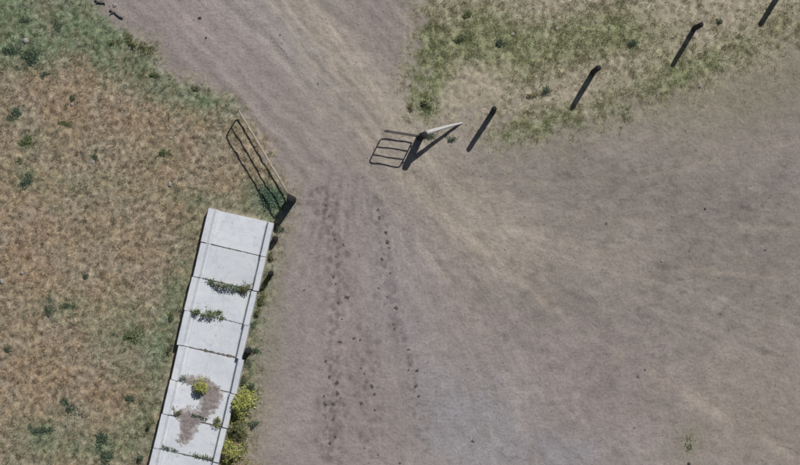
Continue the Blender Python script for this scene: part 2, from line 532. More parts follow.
for path, num, sp in (([(322, 190), (334, 240), (338, 300), (332, 400), (332, 480)], 120, 9), ([(376, 200), (384, 260), (396, 320), (412, 380), (424, 450)], 46, 5), ([(364, 330), (366, 400), (372, 470)], 34, 10)):
    cum = np.linspace(0, 1, len(path)); tt = _h.uniform(0, 1, num)
    pu = np.interp(tt, cum, [p[0] for p in path]) + _h.normal(0, sp, num); pv2 = np.interp(tt, cum, [p[1] for p in path]) + _h.normal(0, 6, num)
    for hu, hv in zip(pu, pv2):
        i0 = int(((hu - 400) / PPM - gx[_i0]) / .062) + _i0; j0 = int(((232.5 - hv) / PPM - gy[_j0]) / .062) + _j0
        sl = (slice(j0 - 5, j0 + 6), slice(i0 - 5, i0 + 6)); rr_ = _h.uniform(1.4, 3.2)
        hoof[sl] = np.maximum(hoof[sl], _h.uniform(.3, 1) * np.exp(-(((U[sl] - hu) / rr_) ** 2 + ((V[sl] - hv) / (rr_ * 1.2)) ** 2)))
Z = Z - .035 * hoof
soil = lerp(soil, soil * A(.66, .64, .64), hoof)
soil = lerp(soil, soil * A(.55, .54, .55), 1.2 * trod * sstep(.50, .64, fbm(X * 4.5, Y * 4.5, 94, 3)))
padc = lerp(np.broadcast_to(A(.300, .248, .172), X.shape + (3,)), A(.165, .208, .128), gp)
red = red_patch(U, V, X, Y)
padc = lerp(padc, A(.300, .220, .152), red * .8)
padc = lerp(padc, A(.275, .255, .215), .4 * sstep(.42, .66, fbm(X * .6, Y * .6, 69, 4)))
padc = lerp(padc, A(.215, .165, .115), .35 * sstep(.45, .68, fbm(X * .9, Y * .9, 70, 4)))
padc = padc * (.15 + 1.7 * fbm(X * 5.2, Y * 5.2, 66, 3, gain=.7))[..., None]
verc = lerp(np.broadcast_to(A(.330, .292, .225), X.shape + (3,)), A(.240, .260, .145), gv)
verc = verc * (.5 + 1.0 * fbm(X * 6, Y * 6, 67, 3))[..., None]
_, _, pad_sd, ver_sd = fields(X, Y)
wp = sstep(-12, 12, pad_sd + (fbm(X * 3, Y * 3, 23, 3) - .5) * 26) * (1 - .15 * blob(U, V, 272, 340, 12, 140, 8))
wv = sstep(-30, 32, ver_sd + (fbm(X * 2.2, Y * 2.2, 24, 3) - .5) * 60)
tint = lerp(lerp(soil, padc, wp), verc, wv)
tint = lerp(tint, A(.19, .185, .125), np.clip(cyd * .75, 0, 1))
nyv, nxv = X.shape
verts = np.stack([X, Y, Z], -1).reshape(-1, 3)
idx = np.arange(nxv * nyv).reshape(nyv, nxv)
quads = np.stack([idx[:-1, :-1], idx[:-1, 1:], idx[1:, 1:], idx[1:, :-1]], -1).reshape(-1, 4)
g = link('ground', np_mesh('ground', verts, quads, M['ground'], tint.reshape(-1, 3), True))
tag(g, 'bare and grassy paddock soil underneath the whole farm gateway', None, None, 'structure')
# the trodden track and yard lie as a sheet of their own a few millimetres above
tm = ((pad_sd < 0) & (ver_sd < 2)).reshape(-1)
fm = tm[quads].all(1) & (np.abs(verts[quads[:, 0], 0]) < 60) & (np.abs(verts[quads[:, 0], 1]) < 60)
tq = quads[fm]; used = np.unique(tq); remap = np.full(len(verts), -1, np.int32); remap[used] = np.arange(len(used))
tv = verts[used].copy(); tv[:, 2] += .005
t = link('dirt_track', np_mesh('dirt_track', tv, remap[tq], M['ground'], tint.reshape(-1, 3)[used], True))
tag(t, 'grey trodden dirt track widening into a bare yard beyond the gateway', None, None, 'structure')

# ------------------------------------------------------------------ grass (nobody could count it)
def in_frame_points(n):
    return rng.uniform(-16.2, 16.2, n), rng.uniform(-10.2, 10.2, n)

def trough_mask(x, y):
    u = x * PPM + 400; v = 232.5 - y * PPM
    return poly_sd(u, v, [(206, 205), (275, 219), (213, 500), (138, 500)]) > 0

def blades(x, y, col, nb, length, width, lift, spread):
    """clumps of nb thin blades at x,y; col (n,3); length etc arrays (n,)"""
    n = len(x)
    X_ = np.repeat(x, nb) + rng.normal(0, 1, n * nb) * np.repeat(spread, nb)
    Y_ = np.repeat(y, nb) + rng.normal(0, 1, n * nb) * np.repeat(spread, nb)
    Z_ = height(X_, Y_)
    a = rng.uniform(0, 2 * np.pi, n * nb)
    L = np.repeat(length, nb) * rng.uniform(.5, 1.3, n * nb)
    W = np.repeat(width, nb) * rng.uniform(.6, 1.3, n * nb)
    el = np.clip(np.repeat(lift, nb) + rng.normal(0, .25, n * nb), .08, 1.45)
    dx, dy = np.cos(a), np.sin(a)
    b0 = np.stack([X_ - dy * W / 2, Y_ + dx * W / 2, Z_ - .004], -1)
    b1 = np.stack([X_ + dy * W / 2, Y_ - dx * W / 2, Z_ - .004], -1)
    tp = np.stack([X_ + dx * L * np.cos(el), Y_ + dy * L * np.cos(el), Z_ + L * np.sin(el)], -1)
    vv = np.stack([b0, b1, tp], 1).reshape(-1, 3)
    cc = np.repeat(col, nb, 0) * rng.uniform(.75, 1.25, (n * nb, 1))
    cc = np.repeat(cc, 3, 0)
    return vv, np.arange(len(vv)).reshape(-1, 3), cc

# dry paddock sward
x, y = in_frame_points(150000)
u, v, c1, g1, c2, g2, c3 = covers(x, y)
clump = fbm(x * 3.4, y * 3.4, 71, 3)
keep = (rng.uniform(0, 1, len(x)) < c1 * (.25 + 1.2 * sstep(.35, .7, clump))) & ~trough_mask(x, y)
x, y, g1, clump = x[keep], y[keep], g1[keep], clump[keep]
sel = rng.uniform(0, 1, len(x)) < g1 * .8
straw = np.array([[.33, .28, .20], [.28, .23, .155], [.20, .16, .11], [.40, .35, .26], [.26, .19, .135]])
greens = np.array([[.108, .165, .090], [.148, .198, .100], [.082, .132, .080], [.182, .222, .125], [.128, .182, .098]])
pick = lambda pal, n: pal[rng.integers(0, len(pal), n)]
xs, ys = x[~sel], y[~sel]; n = len(xs)
cl = (.45 + 1.15 * sstep(.36, .66, fbm(xs * 5.2, ys * 5.2, 66, 3, gain=.7))) * (.8 + .4 * fbm(xs * 1.1, ys * 1.1, 76, 3))
hue = fbm(xs * .8, ys * .8, 77, 4)[:, None]
cl = cl[:, None] * (1 + (hue - .5) * np.array([[.3, -.1, -.3]])) * (1 + red_patch(xs * PPM + 400, 232.5 - ys * PPM, xs, ys)[:, None] * np.array([[.06, -.06, -.15]])) * np.array([[1.03, 1.0, .97]])
vv, ff, cc = blades(xs, ys, pick(straw, n) * cl, 5, rng.uniform(.06, .13, n), rng.uniform(.010, .018, n), rng.uniform(.15, .8, n), rng.uniform(.02, .06, n))
o = link('dry_grass', np_mesh('dry_grass', vv, ff, M['dry'], cc))
tag(o, 'short dry straw-brown grass covering the left paddock', 'grass', None, 'stuff')
xs, ys = x[sel], y[sel]; n = len(xs)
gv1, gf1, gc1 = blades(xs, ys, pick(greens, n), 6, rng.uniform(.05, .11, n), rng.uniform(.010, .018, n), rng.uniform(.3, 1.0, n), rng.uniform(.02, .06, n))
o = link('green_paddock_grass', np_mesh('green_paddock_grass', gv1, gf1, M['green'], gc1))
tag(o, 'patchy green grass among the dry sward of the left paddock', 'grass', None, 'stuff')
# verge along the fence
x, y = in_frame_points(120000)
x = x[y > 2.0]; y = y[y > 2.0]
x2, y2 = rng.uniform(-1, 16.2, 40000), rng.uniform(2, 10.2, 40000)
x = np.concatenate([x, x2]); y = np.concatenate([y, y2])
u, v, c1, g1, c2, g2, c3 = covers(x, y)
clump = fbm(x * 3.0, y * 3.0, 72, 3)
keep = rng.uniform(0, 1, len(x)) < c2 * (.12 + 1.2 * sstep(.38, .68, clump)) * (.4 + .9 * g2)
x, y, g2 = x[keep], y[keep], g2[keep]; n = len(x)
isg = rng.uniform(0, 1, n) < (.12 + .75 * g2)
greens2 = np.array([[.215, .240, .118], [.270, .295, .150], [.168, .195, .108], [.330, .330, .190], [.245, .262, .140]])
straw2 = np.array([[.36, .31, .215], [.30, .25, .16], [.24, .20, .13], [.40, .36, .27]])
col = np.where(isg[:, None], pick(greens2, n), pick(straw2, n))
vv, ff, cc = blades(x, y, col, 6, rng.uniform(.06, .13, n), rng.uniform(.010, .018, n), rng.uniform(.25, .95, n), rng.uniform(.02, .06, n))
o = link('verge_grass', np_mesh('verge_grass', vv, ff, M['green'], cc))
tag(o, 'green and straw grass on the verge along the fence posts', 'grass', None, 'stuff')
# thin grass in the yard
x, y = in_frame_points(60000)
u, v, c1, g1, c2, g2, c3 = covers(x, y)
keep = rng.uniform(0, 1, len(x)) < c3 * .8 * sstep(.42, .66, fbm(x * 3, y * 3, 73, 3))
x, y = x[keep], y[keep]; n = len(x)
col = np.where((rng.uniform(0, 1, n) < .55)[:, None], pick(greens, n) * 1.15, pick(straw, n))
vv, ff, cc = blades(x, y, col, 5, rng.uniform(.03, .07, n), rng.uniform(.008, .014, n), rng.uniform(.2, .8, n), rng.uniform(.02, .06, n))
o = link('yard_grass', np_mesh('yard_grass', vv, ff, M['green'], cc))
tag(o, 'thin trampled grass scattered over the bare yard', 'grass', None, 'stuff')
# loose gravel and crumbs of earth on the track
x, y = in_frame_points(24000)
u, v, c1, g1, c2, g2, c3 = covers(x, y)
keep = (rng.uniform(0, 1, len(x)) < np.clip(1 - c1 - c2 * .7, 0, 1) * (.2 + sstep(.4, .7, fbm(x * 1.5, y * 1.5, 74, 3)))) & ~trough_mask(x, y)
x, y = x[keep], y[keep]; n = len(x)
octa = np.array([[1, 0, 0], [0, 1, 0], [-1, 0, 0], [0, -1, 0], [0, 0, 1], [0, 0, -1]], float)
of = np.array([[0, 1, 4], [1, 2, 4], [2, 3, 4], [3, 0, 4], [1, 0, 5], [2, 1, 5], [3, 2, 5], [0, 3, 5]])
sz = .007 + .018 * rng.uniform(0, 1, n) ** 3
pv = octa[None] * sz[:, None, None] * rng.uniform(.6, 1.2, (n, 6, 1))
pv[:, :, 2] *= .65
pv += np.stack([x, y, height(x, y) + .005 + sz * .3], -1)[:, None]
fcs = (of[None] + (np.arange(n) * 6)[:, None, None]).reshape(-1, 3)
pc = np.array([.24, .21, .19]) * rng.uniform(.55, 1.4, (n, 1)) * (1 + rng.normal(0, .03, (n, 3)))
o = link('loose_gravel', np_mesh('loose_gravel', pv.reshape(-1, 3), fcs, M['ground'], np.repeat(pc, 6, 0)))
tag(o, 'fine loose stones and crumbs of earth on the track', 'gravel', None, 'stuff')

# ------------------------------------------------------------------ fence posts, gate posts, gates
def post_mesh(name, h, r, lean=(0, 0), seed=0, mat='dark_timber', seg=14):
    rr = random.Random(seed)
    bm = bmesh.new(); rings = []
    zs = [-.35, 0, .25, .5, .75, .93, .985, 1.0]
    wob = [rr.uniform(.92, 1.08) for _ in range(seg)]
    for i, tz in enumerate(zs):
        z = tz * h if tz > 0 else tz
        rad = r * (1.06 - .10 * max(tz, 0)) * (1 if tz < .98 else (.95 if tz < .99 else .82))
        f = max(tz, 0)
        cx = lean[0] * f + rr.uniform(-.006, .006); cy_ = lean[1] * f + rr.uniform(-.006, .006)
        rings.append([bm.verts.new((cx + math.cos(2 * math.pi * k / seg) * rad * wob[k], cy_ + math.sin(2 * math.pi * k / seg) * rad * wob[k],
                                    z + (rr.uniform(-.012, .012) if tz > .9 else 0))) for k in range(seg)])
    for i in range(len(rings) - 1):
        for k in range(seg):
            bm.faces.new((rings[i][k], rings[i][(k + 1) % seg], rings[i + 1][(k + 1) % seg], rings[i + 1][k]))
    top = bm.verts.new((lean[0], lean[1], h + .004))
    for k in range(seg): bm.faces.new((rings[-1][k], rings[-1][(k + 1) % seg], top))
    bm.faces.new(rings[0][::-1])
    return bm_mesh(name, bm, M[mat], True)

def staple_mesh():
    bm = bmesh.new()
    tube(bm, [(.0, -.02, 0), (.022, -.02, 0), (.03, 0, 0), (.022, .02, 0), (0, .02, 0)], .006, 6)
    return bm_mesh('staple', bm, M['iron'], True)

FP = [((493, 112), 1.60, .096, 'dark round timber fence post nearest the braced gate post'),
      ((593.5, 71.5), 1.56, .100, 'dark timber fence post second from the braced gate post'),
      ((694.5, 28.5), 1.55, .092, 'dark timber fence post second from the right, leaning beside green grass'),
      ((783, -12), 1.56, .096, 'dark timber fence post at the upper right edge of the picture')]
st = staple_mesh()
for i, ((px, py), h, r, lab) in enumerate(FP):
    x, y = P(px, py)
    root = empty('fence_post', (x, y, hz(x, y)))
    tag(root, lab, 'fence post', 'posts along the fence line')
    ln = [(-.03, .02), (.03, .0), (.01, -.02), (0, 0)][i]
    link('timber', post_mesh('timber', h, r, ln, 30 + i), root)
    for zf in (.35, .62, .88):
        s = link('wire_staple', st, root)
        s.location = (ln[0] * zf + .35 * r, ln[1] * zf + r * .96, zf * h); s.rotation_euler = (0, 0, math.radians(70))

def seg_pts(a, b, n=6, sag=0.0, seed=0):
    rr = random.Random(seed)
    out = []
    for i in range(n + 1):
        t = i / n
        w = math.sin(math.pi * t)
        out.append(tuple(a[k] + (b[k] - a[k]) * t + (rr.uniform(-.006, .006) * w if k < 2 else -sag * w) for k in range(3)))
    return out

def make_gate(hinge, free, heights, mat, label, r=.022, lean=0.0, diag=False, seed=1, top_r=None):
    """pipe gate: hinge/free plan positions, heights of its rails, bottom first"""
    z0 = hz(*hinge); z1 = hz(*free)
    root = empty('farm_gate', (hinge[0], hinge[1], z0))
    tag(root, label, 'gate', 'farm gates of the gateway')
    L = math.hypot(free[0] - hinge[0], free[1] - hinge[1])
    dx, dy = (free[0] - hinge[0]) / L, (free[1] - hinge[1]) / L
    top, bot = heights[-1], heights[0]
    def at(s, z):
        return (dx * s + lean * z / top, dy * s, z + (z1 - z0) * .6 * s / L)
    c = .10
    tr = top_r or r
    # outer frame bent from one length of pipe
    bm = bmesh.new()
    loop = [at(.06, bot), at(.06, top - c), at(.06 + c * .3, top - c * .3), at(.06 + c, top)]
    loop += [at(.06 + c + (L - 2 * c - .06) * k / 8, top - .012 * math.sin(math.pi * k / 8)) for k in range(1, 9)]
    loop += [at(L - c * .3, top - c * .3), at(L, top - c), at(L, bot + c), at(L - c * .3, bot + c * .3), at(L - c, bot)]
    loop += [at(L - c - (L - c - .06) * k / 6, bot) for k in range(1, 7)]
    tube(bm, loop, tr, 10)
    link('frame', bm_mesh('frame', bm, M[mat], True), root)
    for i, h in enumerate(heights[1:-1]):
        bm = bmesh.new()
        tube(bm, seg_pts(at(.05, h), at(L - .005, h), 8, .01, seed + i), r * .92, 10)
        link('rail', bm_mesh('rail', bm, M[mat], True), root)
    if diag:
        bm = bmesh.new()
        tube(bm, seg_pts(at(.08, bot + .03), at(L * .5, top - .03), 6, 0, seed + 9), r * .7, 8)
        link('diagonal_brace', bm_mesh('diagonal_brace', bm, M[mat], True), root)
    for h in (bot + .14, top - .2):
        bm = bmesh.new()
        p = at(.055, h)
        tube(bm, [at(-.10, h), at(0, h), p], .016, 8)
        tube(bm, [(p[0], p[1], p[2] - .05), (p[0], p[1], p[2] + .05)], r * 1.45, 10)
        link('hinge', bm_mesh('hinge', bm, M['iron'], True), root)
    bm = bmesh.new()
    q = at(L, (top + bot) / 2)
    tube(bm, [q, (q[0] + dx * .07, q[1] + dy * .07, q[2] - .02), (q[0] + dx * .08, q[1] + dy * .08, q[2] - .16)], .010, 6)
    link('latch_chain', bm_mesh('latch_chain', bm, M['iron'], True), root)
    return root

# left gate, swung open along the paddock edge, and its thick post
hx, hy = P(292.5, 200.0)
gpost = link('gate_post', post_mesh('gate_post', 1.22, .135, (-.02, .02), 51)); gpost.location = (hx, hy, hz(hx, hy))
tag(gpost, 'thick dark timber gate post at the corner of the concrete trough', 'gate post')
make_gate(P(290.2, 196.0, .3), P(238.5, 110.5, 1.0), [.30, .68, 1.06], 'pale_pipe',
          'pale pipe gate swung open along the edge of the dry paddock', .027, 0, False, 3, .028)
# right gate, post and raking stay
rx, ry = P(420.5, 137.0)
LEAN = .13
gpost2 = link('gate_post', post_mesh('gate_post', 1.30, .125, (LEAN, .0), 52)); gpost2.location = (rx, ry, hz(rx, ry))
tag(gpost2, 'thick dark strainer post between the short gate and its pale raking stay', 'gate post')
make_gate(P(416.5, 137.0), P(384.0, 132.0), [.27, .62, .97, 1.30], 'rust_pipe',
          'short brown pipe gate throwing a barred shadow on the track', .024, LEAN, False, 6)
bm = bmesh.new()
bx0, by0 = P(463.5, 122.5)
gz0 = hz(bx0, by0); gz1 = hz(rx, ry)
topx, topy, topz = rx + LEAN + .06, ry + .09, gz1 + 1.16
pts = []; rad = []
for k in range(11):
    tt = k / 10
    pts.append((bx0 + (topx - bx0) * tt, by0 + (topy - by0) * tt + .012 * math.sin(math.pi * tt), gz0 - .06 + (topz - gz0 + .06) * tt))
    rad.append(.036 + .050 * tt)
tube(bm, pts, rad, 12)
stay = link('raking_stay', bm_mesh('raking_stay', bm, M['pale_timber'], True))
tag(stay, 'pale bleached timber stay slanting from the ground up to the strainer post', 'brace pole')

# ------------------------------------------------------------------ concrete feed trough
TD = (-.2300, .9732)                      # along the trough, picture axes (u, v)
def trough_local(a, b):
    """a metres across from the left edge, b metres along from the gate end -> plan"""
    ax, ay = P(208.0, 207.5, .42)
    du, dv = TD
    return ax + a * dv + b * du, ay + a * du * 1.0 - b * dv
# across direction in plan is (dv, du) mirrored: (.9732, -.2300)
TW = 2.40; SL = 1.25; TH = .42
def prism(bm, prof, y0, y1, ny=8, jit=.003, seed=0):
    """closed profile [(x,z)] swept from y0 to y1 with slightly uneven faces"""
    rr = random.Random(seed)
    rings = []
    for j in range(ny + 1):
        yy = y0 + (y1 - y0) * j / ny
        rings.append([bm.verts.new((px + rr.uniform(-jit, jit), yy + (rr.uniform(-jit, jit) * (3.5 if j in (0, ny) else 2)), pz + rr.uniform(-jit, jit) * .6)) for px, pz in prof])
    m = len(prof)
    for j in range(ny):
        for k in range(m):
            bm.faces.new((rings[j][k], rings[j + 1][k], rings[j + 1][(k + 1) % m], rings[j][(k + 1) % m]))
    bm.faces.new(rings[0]); bm.faces.new(rings[-1][::-1])

SEC_LABEL = ['clean pale concrete trough section at the gate end of the row',
             'second pale concrete trough section from the gate, clear of weeds on its floor',
             'third concrete trough section from the gate, weeds rooted along its upper joint',
             'fourth concrete trough section from the gate, green tuft at its upper joint',
             'fifth concrete trough section from the gate, dark shadow notch at its right corner',
             'sixth concrete trough section from the gate, soil and a yellow weed on its floor',
             'seventh concrete trough section from the gate, half covered by a soil patch',
             'concrete trough section at the bottom edge of the picture']
base_rot = math.atan2(-.2300, .9732)
OFFS = [0, .01, -.015, .0, .085, .07, .05, .04]
TILT = [0, .004, -.003, .005, -.004, .003, -.002, .004]
trough_roots = []
for i in range(8):
    b = i * SL
    ox, oy = trough_local(OFFS[i], b)
    root = empty('trough_section', (ox, oy, 0.0), base_rot + [0, .004, -.004, .003, .012, .006, .0, -.004][i])
    root.rotation_euler.y = TILT[i]
    tag(root, SEC_LABEL[i], 'feed trough', 'concrete trough sections in a row')
    y1, y0 = -.014, -SL + .014
    bm = bmesh.new()
    prism(bm, [(.0, -.12), (.02, TH - .02), (.035, TH), (.20, TH - .012), (.225, TH - .03), (.30, .215), (.39, .205), (.39, -.12)], y0, y1, 8, .004, i * 7 + 1)
    link('wall', bm_mesh('wall', bm, M['concrete']), root)
    bm = bmesh.new()
    prism(bm, [(.392, -.10), (.392, .200), (.9, .192), (1.5, .192), (2.118, .196), (2.118, -.10)], y0 + .003, y1 - .003, 8, .003, i * 7 + 2)
    link('floor', bm_mesh('floor', bm, M['concrete']), root)
    bm = bmesh.new()
    prism(bm, [(2.12, -.12), (2.12, .205), (2.165, .215), (2.20, TH - .03), (2.215, TH - .004), (2.38, TH - .002), (TW, TH - .025), (TW + .02, -.12)], y0, y1, 8, .004, i * 7 + 3)
    link('wall', bm_mesh('wall', bm, M['concrete']), root)
    if i:
        rj = np.random.default_rng(900 + i); nj = 60
        aa = np.linspace(.40, 2.10, nj)
        wj = .012 + .045 * np.clip(fbm(aa * 3, aa * 0 + i, 96, 3) - .38, 0, 1) * 3 * rj.uniform(.5, 1.3, nj)
        zt = .199 + .016 * rj.uniform(.4, 1, nj)
        jv = np.concatenate([np.stack([aa, -wj * rj.uniform(.6, 1.4, nj), np.full(nj, .186)], -1), np.stack([aa, rj.normal(0, .006, nj), zt], -1),
                             np.stack([aa, wj * rj.uniform(.6, 1.4, nj), np.full(nj, .186)], -1)])
        kk = np.arange(nj - 1)
        jf = np.concatenate([np.stack([kk, kk + 1, kk + 1 + nj, kk + nj], -1), np.stack([kk + nj, kk + 1 + nj, kk + 1 + 2 * nj, kk + 2 * nj], -1)])
        link('joint_soil', np_mesh('joint_soil', jv, jf, M['ground'], np.array([.13, .12, .105]) * rj.uniform(.6, 1.3, (3 * nj, 1))), root)
    trough_roots.append(root)

def floor_z(px, py):
    return .245

# soil washed onto the trough floor
def soil_patch(name, poly, z, hmax, label, seed):
    us = [p[0] for p in poly]; vs = [p[1] for p in poly]
    st_ = .9
    uu, vv_ = np.meshgrid(np.arange(min(us) - 4, max(us) + 4, st_), np.arange(min(vs) - 4, max(vs) + 4, st_))
    jx = (fbm(uu * .22, vv_ * .22, seed, 3) - .5) * 9; jy = (fbm(uu * .22, vv_ * .22, seed + 5, 3) - .5) * 9
    sd = poly_sd(uu + jx, vv_ + jy, poly)
    k = (1 - z / CAMH) / PPM
    xx = (uu - 400) * k; yy = (232.5 - vv_) * k
    sd = sd + (fbm(uu * .6, vv_ * .6, seed + 3, 3) - .5) * 5
    hh = hmax * sstep(-1, 9, sd) * (.45 + .9 * fbm(uu * .35, vv_ * .35, seed + 9, 4)) - .003
    vts = np.stack([xx, yy, z + hh], -1).reshape(-1, 3)
    ny_, nx_ = uu.shape; ii = np.arange(nx_ * ny_).reshape(ny_, nx_)
    q = np.stack([ii[:-1, :-1], ii[1:, :-1], ii[1:, 1:], ii[:-1, 1:]], -1).reshape(-1, 4)
    ok = (sd.reshape(-1) > -1)[q].all(1); q = q[ok]
    us_ = np.unique(q); rm = np.full(len(vts), -1, np.int32); rm[us_] = np.arange(len(us_))
    cc_ = np.array([.235, .205, .198]) * (.7 + .6 * fbm(uu * .4, vv_ * .4, seed + 2, 4)).reshape(-1, 1)
    wt = sstep(0, 6, sd).reshape(-1, 1)
    cc_ = cc_ * wt + np.array([.43, .42, .42]) * (1 - wt)
    o_ = link(name, np_mesh(name, vts[us_], rm[q], M['ground'], cc_[us_], True))
    tag(o_, label, 'soil patch')
    return o_
soil_patch('soil_deposit', [(181, 376), (192, 374), (208, 376), (221, 384), (225, 396), (219, 409), (209, 417), (200, 426), (193, 440), (184, 447),
                            (175, 442), (179, 428), (175, 411), (187, 406), (197, 409), (199, 399), (191, 387), (181, 382)], .194, .045,
           'brown soil washed over the floor of the lower trough sections', 81)

# ------------------------------------------------------------------ weeds, bushes, dung, stones
def leaf_cloud(n, rx, ry, h, leaf, cols, seed, dome=True, ang=0.0, upright=.5):
    """n four-cornered bent leaves through a low dome"""
    r = np.random.default_rng(seed)
    a = r.uniform(0, 2 * np.pi, n); q = np.abs(r.normal(0, .55, n)) ** .85
    # lumpy outline
    lob = 1 + .22 * np.sin(a * 3 + seed) + .16 * np.sin(a * 5 + seed * 2.1) + r.normal(0, .10, n)
    q = q * lob
    lin = rx > 2.4 * ry
    nc = 11 if lin else int(r.integers(2, 6))
    ccx = r.normal(0, .48, nc); ccy = r.normal(0, .48, nc); cs = r.uniform(.3, .8, nc); cs[0] = .75
    if lin:
        ccx = np.linspace(-.95, .95, nc) + r.normal(0, .06, nc); ccy = r.normal(0, .25, nc); cs = r.uniform(.12, .32, nc)
    ci = r.integers(0, nc, n)
    ux = ccx[ci] + q * np.cos(a) * cs[ci]; uy = ccy[ci] + q * np.sin(a) * cs[ci] * (3.2 if lin else 1)
    q = np.hypot(ux, uy)
    x_ = ux * rx; y_ = uy * ry
    z_ = h * np.clip(1 - q * q, .06, 1) * r.uniform(.25, 1.05, n) if dome else h * r.uniform(0, 1, n)
    ca, sa = math.cos(ang), math.sin(ang)
    x_, y_ = x_ * ca - y_ * sa, x_ * sa + y_ * ca
    d = a + r.normal(0, .9, n) + ang
    el = r.normal(.45 * upright, .45, n)
    L = leaf * r.uniform(.55, 1.35, n); W = L * r.uniform(.32, .55, n)
    dx, dy, dz = np.cos(d) * np.cos(el), np.sin(d) * np.cos(el), np.sin(el)
    roll = r.normal(0, .5, n)
    sx, sy, sz_ = -np.sin(d) * np.cos(roll), np.cos(d) * np.cos(roll), np.sin(roll)
    b = np.stack([x_, y_, z_], -1)
    D = np.stack([dx, dy, dz], -1); S = np.stack([sx, sy, sz_], -1)
    p0 = b; p2 = b + D * L[:, None]; p2[:, 2] -= L * .22
    mdl = b + D * (L * .45)[:, None]
    p1 = mdl + S * (W / 2)[:, None]; p3 = mdl - S * (W / 2)[:, None]
    v_ = np.stack([p0, p1, p2, p3], 1).reshape(-1, 3)
    v_[:, 2] = np.maximum(v_[:, 2], .006)
    f_ = (np.array([[0, 1, 2], [0, 2, 3]])[None] + (np.arange(n) * 4)[:, None, None]).reshape(-1, 3)
    c_ = np.array(cols)[r.integers(0, len(cols), n)] * r.uniform(.7, 1.3, (n, 1))
    return v_, f_, np.repeat(c_, 4, 0)

DG = [(.090, .138, .098), (.120, .162, .108), (.072, .112, .085), (.155, .190, .122)]
MG = [(.135, .175, .080), (.170, .205, .095), (.100, .140, .072), (.215, .225, .115)]
YG = [(.42, .43, .13), (.34, .37, .12), (.26, .30, .10), (.52, .51, .20)]
SG = [(.17, .20, .12), (.20, .22, .14), (.22, .22, .15)]
TG = [(.11, .185, .135), (.14, .21, .15), (.17, .23, .15), (.09, .15, .115)]
OG = [(.15, .155, .075), (.19, .19, .09), (.11, .125, .065), (.25, .225, .13)]

def weed(name, label, px, py, rx, ry, h, cols, seed, n=None, ang=0.0, z=None, leaf=None, group=None, cat='weed', stems=True):
    x_, y_ = P(px, py, 0 if z is None else z)
    zz = hz(x_, y_) if z is None else z
    root = empty(name, (x_, y_, zz))
    tag(root, label, cat, group)
    n = int((n or int(60 + 2600 * rx * ry)) * 2.2)
    leaf = leaf or min(.075, max(.045, .3 * min(rx, ry)))
    v_, f_, c_ = leaf_cloud(n, rx, ry, h, leaf, cols, seed, True, ang)
    link('leaves', np_mesh('leaves', v_, f_, M['leaf'], c_), root)
    if stems:
        bm = bmesh.new(); rr = random.Random(seed)
        for k in range(5 if h < .3 else 9):
            a = rr.uniform(0, 2 * math.pi); q = rr.uniform(.2, .75)
            ex, ey = math.cos(a) * rx * q, math.sin(a) * ry * q
            ex, ey = ex * math.cos(ang) - ey * math.sin(ang), ex * math.sin(ang) + ey * math.cos(ang)
            bx_, by_ = ex * .25, ey * .25
            tube(bm, [(bx_, by_, -.03), (bx_ + ex * .2, by_ + ey * .2, h * .4), (ex, ey, h * rr.uniform(.6, .85))], [.009, .007, .003], 5)
        link('stem', bm_mesh('stem', bm, M['stem'], True), root)
    return root

PW = 'dark green weeds in the dry paddock'
paddock = [
 # px, py, rx, ry, ang, label
 (10, 47, .28, .20, 0, 'dark green weed clump at the left edge below the top left corner'),
 (31, 58, .26, .32, 0, 'largest dark green weed clump in the upper left paddock'),
 (56, 26, .14, .13, 0, 'small dark weed in the green grass of the upper left corner'),
 (28, 19, .13, .12, 0, 'small dark weed close to the top left corner'),
 (44, 76, .17, .15, 0, 'dark green weed below the largest weed clump in the upper left'),
 (72, 99, .11, .13, 0, 'small dark weed beside a pale stone in the upper paddock'),
 (15, 114, .22, .17, 20, 'dark green weed near the left edge, above a wide green tuft'),
 (29, 141, .34, .15, 0, 'wide mid-green tuft in the left paddock'),
 (26, 179, .19, .24, -20, 'dark green weed below the wide tuft at the left'),
 (21, 160, .15, .12, 0, 'faint green weed between the wide tuft and the weed below it'),
 (66, 123, .15, .13, 0, 'small mid-green weed in the upper middle paddock'),
 (162, 153, .17, .16, 0, 'green weed in the open paddock left of the gate shadow'),
 (96, 157, .12, .17, 0, 'small dark weed above a pale stone in the middle of the paddock'),
 (49, 311, .12, .36, 8, 'tall narrow dark weed streak in the lower left paddock'),
 (69, 306, .24, .09, 0, 'thin sideways weed just right of the narrow dark streak'),
 (9, 349, .14, .12, 0, 'small dark weed at the left edge of the lower paddock'),
 (86, 276, .13, .10, 0, 'small dark weed in the paddock above the narrow dark streak'),
 (70, 406, .20, .24, 0, 'dark green weed in reddish grass of the lower paddock'),
 (43, 430, .40, .16, 0, 'wide dark weed patch near the lower left corner'),
 (102, 436, .24, .20, 0, 'green weed patch in the lower paddock, upper of two'),
 (102, 457, .22, .26, 0, 'green weed patch at the bottom edge, lower of two'),
 (130, 397, .17, .16, 0, 'green weed left of the trough in the lower paddock'),
 (132, 336, .28, .26, 0, 'loose green weed patch left of the middle of the trough'),
]
for k, (px, py, rx_, ry_, an, lab) in enumerate(paddock):
    cols = MG if k in (7, 9, 10, 11, 22) else DG
    weed('broadleaf_weed', lab, px, py, rx_ * 1.15, ry_ * 1.15, .06 + .12 * min(rx_, ry_), cols, 200 + k, int(50 + 1500 * rx_ * ry_) if k in (9, 22) else None, math.radians(an), group=PW)

